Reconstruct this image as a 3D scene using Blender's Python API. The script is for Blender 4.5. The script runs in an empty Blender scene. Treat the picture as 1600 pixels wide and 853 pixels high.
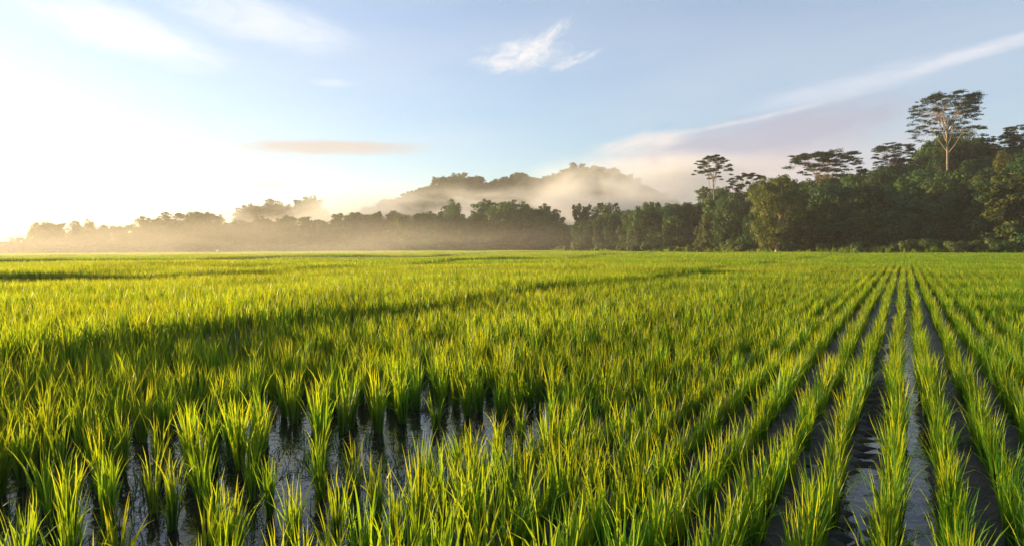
import bpy, math, random
import numpy as np
from mathutils import Vector, Matrix, Euler

# ------------------------------------------------------------------ camera, sky, sun, exposure
SC = bpy.context.scene
COL = SC.collection
R = math.radians
CAM_H = 1.62
F = 1067.0                    # focal length in photo pixels (1600 wide)
HZ = 389.0                    # horizon row in the photo at its centre column
ROLL = 0.40                   # degrees, horizon sinks to the left

cam_d = bpy.data.cameras.new('camera')
cam_d.sensor_width = 36.0
cam_d.lens = 36.0 * F / 1600.0
cam_d.clip_start = 0.05
cam_d.clip_end = 9000
cam = bpy.data.objects.new('camera', cam_d)
COL.objects.link(cam)
cam.location = (0, 0, CAM_H)
pitch = math.atan((426.5 - HZ) / F)
cam.rotation_euler = (Matrix.Rotation(math.pi / 2 - pitch, 4, 'X') @ Matrix.Rotation(R(-ROLL), 4, 'Z')).to_euler()
SC.camera = cam

SUN_AZ, SUN_EL = -64.0, 6.0          # degrees, azimuth right of the view direction
SUN_DIR = Vector((math.sin(R(SUN_AZ)) * math.cos(R(SUN_EL)), math.cos(R(SUN_AZ)) * math.cos(R(SUN_EL)), math.sin(R(SUN_EL))))
sun_d = bpy.data.lights.new('sun', 'SUN')
sun_d.energy = 5.0
sun_d.angle = R(0.6)
sun_d.color = (1.0, 0.69, 0.31)
sun = bpy.data.objects.new('sun', sun_d)
COL.objects.link(sun)
sun.rotation_euler = (-SUN_DIR).to_track_quat('-Z', 'Y').to_euler()

world = bpy.data.worlds.new('World')
SC.world = world
world.use_nodes = True


class NT:
    """small helper to write node trees"""
    def __init__(self, tree):
        self.t = tree
        self.t.nodes.clear()

    def n(self, kind, **kw):
        nd = self.t.nodes.new(kind)
        for k, v in kw.items():
            setattr(nd, k, v)
        return nd

    def put(self, sock, v):
        if isinstance(v, bpy.types.NodeSocket):
            self.t.links.new(v, sock)
        else:
            sock.default_value = v

    def m(self, op, a, b=None, c=None, clamp=False):
        nd = self.n('ShaderNodeMath', operation=op, use_clamp=clamp)
        self.put(nd.inputs[0], a)
        if b is not None: self.put(nd.inputs[1], b)
        if c is not None: self.put(nd.inputs[2], c)
        return nd.outputs[0]

    def mix(self, f, a, b, blend='MIX'):
        nd = self.n('ShaderNodeMix', data_type='RGBA', blend_type=blend)
        self.put(nd.inputs['Factor'], f)
        self.put(nd.inputs[6], a)
        self.put(nd.inputs[7], b)
        return nd.outputs[2]

    def noise(self, vec, scale, detail=4, rough=0.55, dist=0.0):
        nd = self.n('ShaderNodeTexNoise')
        if vec is not None: self.put(nd.inputs['Vector'], vec)
        nd.inputs['Scale'].default_value = scale
        nd.inputs['Detail'].default_value = detail
        nd.inputs['Roughness'].default_value = rough
        nd.inputs['Distortion'].default_value = dist
        return nd.outputs['Fac']

    def ramp(self, v, lo, hi, a=0.0, b=1.0, smooth=True):
        nd = self.n('ShaderNodeMapRange', interpolation_type='SMOOTHSTEP' if smooth else 'LINEAR')
        self.put(nd.inputs['Value'], v)
        for k, x in (('From Min', lo), ('From Max', hi), ('To Min', a), ('To Max', b)):
            nd.inputs[k].default_value = x
        return nd.outputs['Result']

    def comb(self, x, y, z=0.0):
        nd = self.n('ShaderNodeCombineXYZ')
        for i, v in enumerate((x, y, z)): self.put(nd.inputs[i], v)
        return nd.outputs[0]


SKY_STRENGTH = 0.090
w = NT(world.node_tree)
sky = w.n('ShaderNodeTexSky', sky_type='NISHITA', sun_disc=False)
sky.sun_elevation = R(SUN_EL)
sky.sun_rotation = R(SUN_AZ)
sky.altitude = 0
sky.air_density = 1.0
sky.dust_density = 0.5
sky.ozone_density = 3.5
tc = w.n('ShaderNodeTexCoord')
sep = w.n('ShaderNodeSeparateXYZ')
w.put(sep.inputs[0], tc.outputs['Generated'])
dx, dy, dz = sep.outputs
AZ = w.m('MULTIPLY', w.m('ARCTAN2', dx, dy), 180 / math.pi)      # degrees right of the view direction
EL = w.m('MULTIPLY', w.m('ARCSINE', dz), 180 / math.pi)


def sky_dir(px, py):
    """photo pixel -> azimuth, elevation in degrees"""
    v = Vector(((px - 800) / F, -(py - 426.5) / F, -1)).normalized()
    v = cam.rotation_euler.to_matrix() @ v
    return math.degrees(math.atan2(v.x, v.y)), math.degrees(math.asin(v.z))


def cloud_mask(px, py, rx, ry, tilt, nscale, stretch, lo, hi, seed, power=1.0):
    """soft patch of cloud around a sky direction; rx, ry, in degrees"""
    a0, e0 = sky_dir(px, py)
    a = w.m('SUBTRACT', AZ, a0)
    e = w.m('SUBTRACT', EL, e0)
    c, s = math.cos(R(tilt)), math.sin(R(tilt))
    p = w.m('ADD', w.m('MULTIPLY', a, c), w.m('MULTIPLY', e, s))
    q = w.m('SUBTRACT', w.m('MULTIPLY', e, c), w.m('MULTIPLY', a, s))
    d = w.m('ADD', w.m('POWER', w.m('ABSOLUTE', w.m('DIVIDE', p, rx)), 2.0), w.m('POWER', w.m('ABSOLUTE', w.m('DIVIDE', q, ry)), 2.0))
    g = w.m('EXPONENT', w.m('MULTIPLY', d, -1.0))
    nz = w.noise(w.comb(w.m('DIVIDE', p, stretch), q, seed), nscale, 9, 0.66, 0.7)
    return w.ramp(w.m('MULTIPLY', g, w.m('ADD', 0.25, w.m('MULTIPLY', nz, 1.5))), lo, hi)


col = sky.outputs['Color']
K = 1.0 / SKY_STRENGTH
CLOUDS = [
    # px, py, rx, ry, tilt, noise, stretch, lo, hi, seed, strength, colour
    (815, 88, 5.6, 1.9, 8, 1.3, 2.0, 0.48, 1.35, 3.1, 0.95, (0.86, 0.82, 0.79)),
    (855, 60, 4.0, 1.1, 35, 1.7, 2.2, 0.55, 1.4, 6.3, 0.8, (0.86, 0.82, 0.79)),
    (895, 95, 3.6, 0.7, 18, 1.8, 2.4, 0.52, 1.4, 8.9, 0.7, (0.86, 0.82, 0.79)),
    (400, 32, 9.0, 2.4, -8, 0.35, 3.0, 0.35, 1.1, 7.7, 0.45, (0.95, 0.93, 0.90)),
    (190, 48, 9.0, 2.2, -12, 0.35, 3.0, 0.35, 1.1, 9.2, 0.45, (0.98, 0.95, 0.90)),
    (520, 130, 2.6, 0.5, 0, 0.8, 3.0, 0.42, 1.4, 4.4, 0.30, (0.9, 0.88, 0.85)),
    (510, 232, 9.0, 0.72, 1, 1.0, 4.0, 0.22, 0.95, 11.0, 0.85, (0.52, 0.46, 0.43)),
    (415, 289, 2.2, 0.28, 0, 0.8, 5.0, 0.3, 0.9, 2.0, 0.6, (0.75, 0.58, 0.45)),
    (90, 290, 2.6, 0.25, 0, 0.8, 5.0, 0.3, 0.9, 5.0, 0.5, (0.9, 0.75, 0.55)),
    (1185, 262, 15.0, 3.6, 4, 0.22, 3.5, 0.18, 1.0, 21.0, 0.75, (0.60, 0.48, 0.50)),
    (1195, 214, 13.5, 2.1, 8.0, 0.8, 4.5, 0.22, 1.0, 15.0, 0.92, (0.37, 0.39, 0.50)),
    (1150, 192, 14.0, 0.34, 8.6, 1.5, 4.0, 0.48, 1.35, 16.0, 0.42, (0.80, 0.76, 0.76)),
    (1000, 225, 5.5, 1.0, 8, 0.9, 3.5, 0.35, 1.1, 19.0, 0.7, (0.78, 0.70, 0.66)),
    (1520, 84, 8.5, 0.66, 9, 1.1, 4.0, 0.35, 1.1, 25.0, 0.75, (0.66, 0.68, 0.74)),
    (1330, 135, 9.0, 1.1, 9, 0.5, 5.0, 0.3, 1.05, 29.0, 0.5, (0.60, 0.64, 0.74)),
]
# thin even veil of high cloud over the whole sky
veil = w.noise(w.comb(w.m('MULTIPLY', AZ, 0.02), w.m('MULTIPLY', EL, 0.09), 1.7), 1.0, 5, 0.55, 0.3)
col = w.mix(w.ramp(veil, 0.25, 0.75, 0.16, 0.42), col, (0.74 * K * 0.32, 0.74 * K * 0.32, 0.76 * K * 0.32, 1))
for (px, py, rx, ry, tilt, ns, st, lo, hi, sd, k, cc) in CLOUDS:
    mk = cloud_mask(px, py, rx, ry, tilt, ns, st, lo, hi, sd)
    col = w.mix(w.m('MULTIPLY', mk, k), col, tuple(x * K * 0.335 for x in cc) + (1,))
bg = w.n('ShaderNodeBackground')
w.put(bg.inputs['Color'], col)
bg.inputs['Strength'].default_value = SKY_STRENGTH
wo = w.n('ShaderNodeOutputWorld')
w.t.links.new(bg.outputs[0], wo.inputs['Surface'])
world.cycles.sampling_method = 'MANUAL'
world.cycles.sample_map_resolution = 1024

vs = SC.view_settings
vs.view_transform = 'Standard'
vs.look = 'None'
vs.gamma = 1.0
vs.use_curve_mapping = False
vs.exposure = 1.92

SC.render.engine = 'CYCLES'
cy = SC.cycles
cy.use_denoising = True
cy.max_bounces = 8
cy.diffuse_bounces = 3
cy.glossy_bounces = 3
cy.transmission_bounces = 4
cy.transparent_max_bounces = 6
cy.volume_bounces = 1
cy.volume_step_rate = 1.0
cy.volume_max_steps = 64
cy.sample_clamp_indirect = 6.0
cy.caustics_reflective = False
cy.caustics_refractive = False

# ------------------------------------------------------------------ helpers
def horizon(px):
    return HZ - (px - 800) * math.tan(R(ROLL))


def at(px, D):
    """ground x, y of photo column px at depth D"""
    return ((px - 800) / F * D, D)


def height_at(px, py, D):
    return CAM_H + (horizon(px) - py) / F * D


def smooth(a, b, x):
    t = np.clip((np.asarray(x, float) - a) / (b - a), 0, 1)
    return t * t * (3 - 2 * t)


class VN:
    """2-d value noise"""
    def __init__(self, seed):
        self.g = np.random.default_rng(seed).random((256, 256))

    def __call__(self, x, y):
        x = np.asarray(x, float); y = np.asarray(y, float)
        xi = np.floor(x).astype(int); yi = np.floor(y).astype(int)
        fx = x - xi; fy = y - yi
        fx = fx * fx * (3 - 2 * fx); fy = fy * fy * (3 - 2 * fy)
        g = self.g
        a = g[xi % 256, yi % 256]; b = g[(xi + 1) % 256, yi % 256]
        c = g[xi % 256, (yi + 1) % 256]; d = g[(xi + 1) % 256, (yi + 1) % 256]
        return (a * (1 - fx) + b * fx) * (1 - fy) + (c * (1 - fx) + d * fx) * fy


N1, N2, N3, N4 = VN(1), VN(2), VN(3), VN(4)


class MB:
    """mesh collector"""
    def __init__(self):
        self.v, self.f, self.nv = [], [], 0

    def add(self, v, f):
        v = np.asarray(v, float).reshape(-1, 3)
        self.v.append(v)
        self.f.append(np.asarray(f, int) + self.nv)
        self.nv += len(v)

    def mesh(self, name, mat, smooth_shade=False):
        me = bpy.data.meshes.new(name)
        V = np.concatenate(self.v)
        loops = np.concatenate([f.ravel() for f in self.f])
        counts = np.concatenate([np.full(len(f), f.shape[1]) for f in self.f])
        starts = np.concatenate([[0], np.cumsum(counts)[:-1]])
        me.vertices.add(len(V)); me.vertices.foreach_set('co', V.ravel())
        me.loops.add(len(loops)); me.loops.foreach_set('vertex_index', loops.astype(np.int32))
        me.polygons.add(len(counts))
        me.polygons.foreach_set('loop_start', starts.astype(np.int32))
        if smooth_shade:
            me.polygons.foreach_set('use_smooth', np.ones(len(counts), bool))
        me.update(calc_edges=True)
        if mat: me.materials.append(mat)
        return me


def link(name, data, parent=None, **props):
    o = bpy.data.objects.new(name, data)
    COL.objects.link(o)
    if parent: o.parent = parent
    for k, v in props.items(): o[k] = v
    return o


def tube(mb, pts, rad, sides=6):
    pts = [Vector(p) for p in pts]
    n = len(pts)
    V = []
    for i, p in enumerate(pts):
        d = (pts[min(i + 1, n - 1)] - pts[max(i - 1, 0)]).normalized()
        a = d.cross(Vector((0.31, 0.95, 0.05))).normalized()
        b = d.cross(a)
        for k in range(sides):
            t = 2 * math.pi * k / sides
            V.append(p + (a * math.cos(t) + b * math.sin(t)) * rad[i])
    Fc = []
    for i in range(n - 1):
        for k in range(sides):
            k2 = (k + 1) % sides
            Fc.append((i * sides + k, i * sides + k2, (i + 1) * sides + k2, (i + 1) * sides + k))
    mb.add([tuple(v) for v in V], Fc)


# ------------------------------------------------------------------ materials
def new_mat(name):
    m = bpy.data.materials.new(name)
    m.use_nodes = True
    return m, NT(m.node_tree)


def leaf_material(name, refl, trans, tmix, gloss, rough, var=0.35, hue=0.04, nscale=0.3, blade=False):
    m, t = new_mat(name)
    oi = t.n('ShaderNodeObjectInfo')
    tcx = t.n('ShaderNodeTexCoord')
    geo = t.n('ShaderNodeNewGeometry')
    nz = t.noise(geo.outputs['Position'], nscale, 3, 0.6)
    rnd = oi.outputs['Random']
    val = t.m('ADD', t.m('MULTIPLY', t.ramp(nz, 0.3, 0.7), var), t.m('MULTIPLY', rnd, var * 0.8))
    val = t.m('ADD', val, 1.0 - var * 0.9)
    hs = t.m('ADD', 0.5 - hue, t.m('MULTIPLY', t.m('FRACT', t.m('MULTIPLY', rnd, 7.31)), hue * 2))

    if blade:              # plots and patches of different growth
        pn = t.noise(geo.outputs['Position'], 0.09, 3, 0.6)
        hs = t.m('SUBTRACT', hs, t.m('MULTIPLY', t.m('SUBTRACT', pn, 0.5), 0.055))

    def tint(c):
        cc = c + (1,)
        if blade:          # older leaf tips are straw coloured, stems at the water pale
            sp = t.n('ShaderNodeSeparateXYZ'); t.put(sp.inputs[0], tcx.outputs['Object'])
            isl = geo.outputs['Random Per Island']
            dry = t.ramp(t.m('FRACT', t.m('MULTIPLY', isl, 13.7)), 0.86, 0.99)
            f = t.m('ADD', t.m('MULTIPLY', t.ramp(sp.outputs[2], 0.26, 0.48), t.m('ADD', 0.15, t.m('MULTIPLY', isl, 0.45))), t.m('MULTIPLY', dry, 0.35), clamp=True)
            cc = t.mix(f, cc, (c[0] * 1.6 + 0.03, c[1] * 1.12 + 0.01, c[2] * 0.9, 1))
        h = t.n('ShaderNodeHueSaturation')
        t.put(h.inputs['Hue'], hs); t.put(h.inputs['Value'], val); t.put(h.inputs['Color'], cc)
        return h.outputs[0]
    d = t.n('ShaderNodeBsdfDiffuse'); t.put(d.inputs['Color'], tint(refl))
    tr = t.n('ShaderNodeBsdfTranslucent'); t.put(tr.inputs['Color'], tint(trans))
    g = t.n('ShaderNodeBsdfGlossy'); g.inputs['Roughness'].default_value = rough
    g.inputs['Color'].default_value = (1, 1, 1, 1)
    mx = t.n('ShaderNodeMixShader'); mx.inputs[0].default_value = tmix
    t.t.links.new(d.outputs[0], mx.inputs[1]); t.t.links.new(tr.outputs[0], mx.inputs[2])
    lw = t.n('ShaderNodeLayerWeight'); lw.inputs['Blend'].default_value = 0.25
    mg = t.n('ShaderNodeMixShader'); t.put(mg.inputs[0], t.m('MULTIPLY', lw.outputs['Facing'], gloss))
    t.t.links.new(mx.outputs[0], mg.inputs[1]); t.t.links.new(g.outputs[0], mg.inputs[2])
    o = t.n('ShaderNodeOutputMaterial'); t.t.links.new(mg.outputs[0], o.inputs['Surface'])
    return m


def rough_material(name, c1, c2, scale, rough=0.85, bump=0.3, bscale=None, detail=6):
    m, t = new_mat(name)
    geo = t.n('ShaderNodeTexCoord')
    nz = t.noise(geo.outputs['Object'], scale, detail, 0.6)
    p = t.n('ShaderNodeBsdfPrincipled')
    t.put(p.inputs['Base Color'], t.mix(t.ramp(nz, 0.35, 0.68), c1 + (1,), c2 + (1,)))
    p.inputs['Roughness'].default_value = rough
    b = t.n('ShaderNodeBump'); b.inputs['Strength'].default_value = bump
    b.inputs['Distance'].default_value = 0.02
    t.put(b.inputs['Height'], t.noise(geo.outputs['Object'], bscale or scale * 4, 5, 0.6))
    t.put(p.inputs['Normal'], b.outputs[0])
    o = t.n('ShaderNodeOutputMaterial'); t.t.links.new(p.outputs[0], o.inputs['Surface'])
    return m


M_RICE = leaf_material('rice_leaf', (0.036, 0.145, 0.014), (0.295, 0.42, 0.012), 0.54, 0.06, 0.38, 0.30, 0.02, 0.5, blade=True)
M_STEM = leaf_material('rice_stem', (0.060, 0.095, 0.025), (0.09, 0.13, 0.02), 0.25, 0.08, 0.45, 0.3, 0.015, 2.0)
M_WEED = leaf_material('weed_leaf', (0.050, 0.105, 0.020), (0.15, 0.22, 0.025), 0.40, 0.08, 0.45, 0.4, 0.03, 2.0)
M_LEAF = leaf_material('forest_leaf', (0.029, 0.080, 0.025), (0.070, 0.130, 0.024), 0.35, 0.08, 0.5, 0.80, 0.030, 0.16)
M_LEAF_WARM = leaf_material('sun_tinted_leaf', (0.070, 0.108, 0.020), (0.14, 0.17, 0.02), 0.40, 0.08, 0.5, 0.45, 0.03, 0.3)  # forest leaf with warm low sunlight put into its colour
M_LEAF_UMB = leaf_material('umbrella_leaf', (0.020, 0.045, 0.020), (0.040, 0.070, 0.018), 0.35, 0.05, 0.5, 0.4, 0.03, 0.3)
M_LEAF_SHRUB = leaf_material('shrub_leaf', (0.055, 0.105, 0.022), (0.10, 0.15, 0.02), 0.40, 0.10, 0.45, 0.45, 0.03, 0.5)
M_BARK = rough_material('pale_bark', (0.15, 0.12, 0.095), (0.24, 0.19, 0.15), 1.5, 0.85, 0.6)
M_BARK_DARK = rough_material('dark_bark', (0.08, 0.06, 0.045), (0.15, 0.12, 0.09), 1.5, 0.9, 0.6)
M_BARK_WARM = rough_material('sun_tinted_bark', (0.34, 0.24, 0.13), (0.46, 0.34, 0.2), 1.2, 0.85, 0.5)  # pale bark, the orange sunlight on the limbs put into its colour
M_MUD = rough_material('wet_mud', (0.012, 0.010, 0.007), (0.030, 0.024, 0.015), 5.0, 0.62, 1.0, 22.0, 8)
_t = M_MUD.node_tree
_p = next(n for n in _t.nodes if n.type == 'BSDF_PRINCIPLED')
_g = _t.nodes.new('ShaderNodeNewGeometry'); _s = _t.nodes.new('ShaderNodeSeparateXYZ'); _r = _t.nodes.new('ShaderNodeMapRange')
_mx = _t.nodes.new('ShaderNodeMix'); _mx.data_type = 'RGBA'
_t.links.new(_g.outputs['Position'], _s.inputs[0]); _t.links.new(_s.outputs[1], _r.inputs['Value'])
_r.inputs['From Min'].default_value = 60; _r.inputs['From Max'].default_value = 110
_old = _p.inputs['Base Color'].links[0].from_socket
_t.links.new(_old, _mx.inputs[6]); _mx.inputs[7].default_value = (0.055, 0.085, 0.020, 1)      # grassland beyond the paddies
_t.links.new(_r.outputs[0], _mx.inputs['Factor']); _t.links.new(_mx.outputs[2], _p.inputs['Base Color'])
_r2 = _t.nodes.new('ShaderNodeMapRange'); _t.links.new(_s.outputs[1], _r2.inputs['Value'])
_r2.inputs['From Min'].default_value = 20; _r2.inputs['From Max'].default_value = 60
_r2.inputs['To Min'].default_value = 0.28; _r2.inputs['To Max'].default_value = 0.0
_t.links.new(_r2.outputs[0], _p.inputs['Specular IOR Level'])
_r3 = _t.nodes.new('ShaderNodeMapRange'); _t.links.new(_s.outputs[1], _r3.inputs['Value'])
_r3.inputs['From Min'].default_value = 20; _r3.inputs['From Max'].default_value = 60
_r3.inputs['To Min'].default_value = 0.55; _r3.inputs['To Max'].default_value = 1.0
_t.links.new(_r3.outputs[0], _p.inputs['Roughness'])
M_HILL = rough_material('forest_floor', (0.018, 0.026, 0.010), (0.035, 0.045, 0.016), 0.15, 0.95, 0.3)

m_, t_ = new_mat('paddy_water')
p_ = t_.n('ShaderNodeBsdfPrincipled')
p_.inputs['Base Color'].default_value = (0.014, 0.013, 0.010, 1)
p_.inputs['Roughness'].default_value = 0.04
p_.inputs['IOR'].default_value = 1.33
g_ = t_.n('ShaderNodeNewGeometry')
b_ = t_.n('ShaderNodeBump'); b_.inputs['Strength'].default_value = 0.35; b_.inputs['Distance'].default_value = 0.02
t_.put(b_.inputs['Height'], t_.noise(g_.outputs['Position'], 7.0, 3, 0.5, 0.3))
t_.put(p_.inputs['Normal'], b_.outputs[0])
o_ = t_.n('ShaderNodeOutputMaterial'); t_.t.links.new(p_.outputs[0], o_.inputs['Surface'])
M_WATER = m_

# ------------------------------------------------------------------ field frame: rows run 30 degrees right of the view
ROW_AZ = math.atan((1413 - 800) / F)
UX, UY = math.sin(ROW_AZ), math.cos(ROW_AZ)        # along the rows
NX, NY = UY, -UX                                   # across, to the right


def to_ru(x, y):
    return NX * x + NY * y, UX * x + UY * y


def to_xy(r, u):
    return NX * r + UX * u, NY * r + UY * u


def edge1(u):           # front edge of the first terrace, as r for given u
    return -9.6 + 0.55 * np.sin(u * 0.22 + 1.0) + 0.35 * np.sin(u * 0.61) + 0.8 * np.sin(u * 0.075)


def edge2_y(x):         # second terrace edge, as depth for given x
    x = np.asarray(x, float)
    return np.interp(x, [-200, -75, -28, -13, -8, -6, 5, 17, 50, 150], [19, 21, 25, 32, 52, 65, 77, 125, 180, 380]) + 0.8 * np.sin(x * 0.5) + 1.6 * np.sin(x * 0.17 + 2)


def edge3_y(x):
    x = np.asarray(x, float)
    return np.interp(x, [-300, -80, -30, -12, -8, 10, 30], [50, 55, 66, 92, 130, 190, 300])


def ground_z(x, y):
    r, u = to_ru(x, y)
    z = (0.01 + 0.21 * N3(u * 0.11 + 0.3, 3.7)) * smooth(0.10, -0.35, r - edge1(u))
    z = z + (0.10 + 0.26 * N3(x * 0.09 + 9.1, 7.2)) * smooth(-0.3, 0.3, y - edge2_y(x))
    z = z + 0.30 * smooth(-0.6, 0.6, y - edge3_y(x))
    return z


def mud_z(x, y):
    r, u = to_ru(x, y)
    dist = np.hypot(x, y)
    n = (N1(x * 1.3, y * 1.3) - 0.5) * 0.07 + (N2(x * 5, y * 5) - 0.5) * 0.035 + (N3(x * 14, y * 14) - 0.5) * 0.014
    furrow = np.where(np.abs(r - 0.085) < 0.11, -0.05, 0.0) + np.where(np.abs(r + 0.22) < 0.05, -0.012, 0.0)
    left = -0.034 * smooth(-2.4, -2.9, r) + 0.03 * smooth(-2.8, -2.3, r) * (np.abs(r - 0.085) > 0.11) * (np.abs(r + 0.22) > 0.05)
    return ground_z(x, y) + 0.004 + (n + furrow + left) * smooth(60, 20, dist)


# ground sheet, dense near the camera and coarse at the horizon
def sinh_axis(n, near, far0, far1):
    s = np.linspace(-1, 1, n)
    k = 8.2
    a = np.sinh(k * s) / np.sinh(k)
    return np.where(a < 0, -a * far0, a * far1) + s * near


def ground_sheet():
    ax = sinh_axis(520, 5.0, -4000, 4000)
    ay = np.concatenate([np.linspace(-60, 1.0, 20), 1.0 + 7 * np.linspace(0, 1, 230)[1:], 8 + (np.sinh(np.linspace(0, 7, 260)[1:]) / np.sinh(7)) * 4500 + np.linspace(0, 10, 260)[1:]])
    X, Y = np.meshgrid(ax, ay)
    Z = mud_z(X, Y)
    ny, nx = X.shape
    i = np.arange(ny * nx).reshape(ny, nx)
    f = np.stack([i[:-1, :-1], i[:-1, 1:], i[1:, 1:], i[1:, :-1]], -1).reshape(-1, 4)
    mb = MB(); mb.add(np.stack([X, Y, Z], -1).reshape(-1, 3), f)
    return mb.mesh('ground', M_MUD, True)


link('ground', ground_sheet(), kind='structure')

# water sheet over the lowest paddy
mb = MB()
cr = [to_xy(-9.1, -14), to_xy(90, -14), to_xy(90, 130), to_xy(-9.1, 130)]
mb.add([(x, y, 0.0) for x, y in cr], [(0, 1, 2, 3)])
link('water', mb.mesh('water', M_WATER), kind='structure')

# ------------------------------------------------------------------ rice plants
def rice_mesh(seed, nb, height, spread, width, segs, floppy):
    g = np.random.default_rng(seed)
    mb = MB()
    for i in range(nb):
        az = g.uniform(0, 2 * math.pi)
        br = 0.028 * math.sqrt(g.random()) * (1 + spread)
        L = height * g.uniform(0.50, 1.14)
        lean = abs(g.normal(0, 1)) * 0.070 * (1 + spread) + 0.015
        curl = abs(g.normal(0, 1)) * 0.30 + 0.04
        if g.random() < floppy: curl += g.uniform(1.0, 2.2)
        wd = width * g.uniform(0.7, 1.2)
        d = np.array([math.cos(az), math.sin(az), 0])
        tw = az + g.normal(0, 0.9)
        side = np.array([-math.sin(tw), math.cos(tw), 0])
        wob = g.normal(0, 0.30)
        p = np.array([d[0] * br, d[1] * br, 0.0]) + np.array([g.normal(0, .006), g.normal(0, .006), 0])
        ang = lean
        V = []
        for s in range(segs + 1):
            t = s / segs
            ww = wd * (0.55 + 0.9 * t if t < 0.5 else 1.0) * (1 - max(0, (t - 0.45) / 0.55) ** 1.6)
            if s == segs:
                V.append(p.copy())
            else:
                fold = np.array([0, 0, 0.25 * ww])
                V += [p - side * ww * 0.5 + fold * 0, p + side * ww * 0.5 + fold]
            step = L / segs
            ang2 = ang + curl * t ** 2.2
            if t > 0.45:
                wob += g.normal(0, 0.16)
            p = p + (d * math.sin(ang2) + np.array([0, 0, math.cos(ang2)]) + side * wob * t * t) * step
        f4 = [(2 * s, 2 * s + 1, 2 * s + 3, 2 * s + 2) for s in range(segs - 1)]
        mb.add(V, f4)
        b = mb.nv - len(V)
        mb.f.append(np.array([(b + 2 * segs - 2, b + 2 * segs - 1, b + 2 * segs)]))
    return mb.mesh('leaf_blades', M_RICE, True)


def stem_mesh(seed, height, spread):
    g = np.random.default_rng(seed + 500)
    mb = MB()
    for i in range(13):
        az = g.uniform(0, 2 * math.pi); br = 0.024 * math.sqrt(g.random()) * (1 + spread)
        x, y = math.cos(az) * br, math.sin(az) * br
        h = height * g.uniform(0.30, 0.42)
        tube(mb, [(x, y, -0.05), (x * 1.3, y * 1.3, h * 0.5), (x * 1.9, y * 1.9, h)], [0.0050, 0.0042, 0.0022], 4)
    return mb.mesh('stem_bundle', M_STEM, True)


RICE = []
for s in range(8):
    gg = np.random.default_rng(900 + s)
    hgt = 0.50 * gg.uniform(0.92, 1.08)
    sp = gg.uniform(0.0, 0.38)
    RICE.append((rice_mesh(s, int(gg.integers(32, 44)), hgt, sp, 0.0122, 6, 0.13), stem_mesh(s, hgt, sp)))
# lighter stand-ins of the same plants for the middle distance, a bunch of blades each
RICE_MID = [rice_mesh(40 + s, 21, 0.50, 0.10, 0.0165, 4, 0.12) for s in range(6)]

rng = np.random.default_rng(5)
hills = []            # x, y, z, scale, rot, tiltx, tilty, zone, row
ROWS = []
ROWS += [(-0.055 - 0.315 * k - 0.012 * k * (k > 2), 'L', k) for k in range(0, 12)]
ROWS += [(0.232 + 0.325 * k, 'R', k) for k in range(0, 300)]
DMID = 46.0


def wedge(x, y, mar=2.5):
    return (y > -0.3) & (np.abs(x) < (y + mar) * 0.86 + 0.6) 


def add_hill(x, y, zone, row, k=1.0):
    hills.append((x, y, k, zone, row))


for (r0, sd, k) in ROWS:
    u = -1.0 + rng.random() * 0.2
    while u < 70:
        x, y = to_xy(r0 + rng.normal(0, 0.014) + 0.016 * math.sin(u * 0.42 + k * 1.9) + 0.010 * math.sin(u * 1.3 + k * 4.1), u)
        if y < DMID and wedge(x, y) and y > 0.9 and math.hypot(x, y) > 1.2:
            kk = (0.88 + 0.15 * (N4(x * 0.6, y * 0.6) - 0.5) * 2 + rng.normal(0, 0.06))
            hole = 0.0
            if sd == 'L' and k >= 8:
                hole = float(smooth(6.7, 4.7, u)) * (0.50 + 0.42 * float(N1(x * 0.9 + 7, y * 0.9) > 0.5))
            if rng.random() > 0.045 + hole:
                add_hill(x, y, 'row_' + sd, k, float(kk))
        u += 0.19 + rng.normal(0, 0.028)
# left: rows get ragged, open shallow water near the camera
r0 = -4.02
while r0 > -75:
    u = -1.0 + rng.random() * 0.2
    near_open = -5.8 < r0 < -3.9
    while u < 95:
        x, y = to_xy(r0 + rng.normal(0, 0.05 if near_open else 0.035), u)
        if y < DMID and wedge(x, y) and y > 0.9 and math.hypot(x, y) > 1.2:
            e1 = r0 - float(edge1(u))
            gap = -0.30 < e1 < 0.16 and N2(x * 0.45, y * 0.45) > 0.4
            gap = gap or abs(y - float(edge2_y(x)) + 0.5) < 0.55
            p = 1.0
            kk = 0.95 + rng.normal(0, 0.07)
            if near_open:
                opening = smooth(6.7, 4.7, u) * (0.35 + 0.65 * smooth(-5.8, -5.0, r0))
                p = 1 - float(opening) * (0.50 + 0.42 * float(N1(x * 0.9 + 7, y * 0.9) > 0.5))
                kk *= 1.06
            elif e1 > 0.3:
                p = 0.72 + 0.28 * float(smooth(6, 14, u))
            if not gap and rng.random() < p:
                add_hill(x, y, 'left_open' if near_open else ('left' if e1 > 0 else 'terrace'), 0, float(kk * (0.82 + 0.40 * N4(x * 0.35, y * 0.35))))
        u += (0.185 if not near_open else 0.20) + rng.normal(0, 0.045)
    r0 -= 0.30 if not near_open else 0.30

HX = np.array([h[0] for h in hills]); HY = np.array([h[1] for h in hills])
HK = np.array([h[2] for h in hills])
HZZ = ground_z(HX, HY) - 0.01
HROT = rng.uniform(0, 2 * math.pi, len(hills))
HT = rng.normal(0, 0.05, (len(hills), 2))
# which 300 show largest: project, nearest first
cm = np.array(cam.rotation_euler.to_matrix())


def project(x, y, z):
    d = np.stack([x, y, z - CAM_H], -1) @ cm
    return 800 + F * d[:, 0] / -d[:, 2], 426.5 - F * d[:, 1] / -d[:, 2], -d[:, 2]


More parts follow.
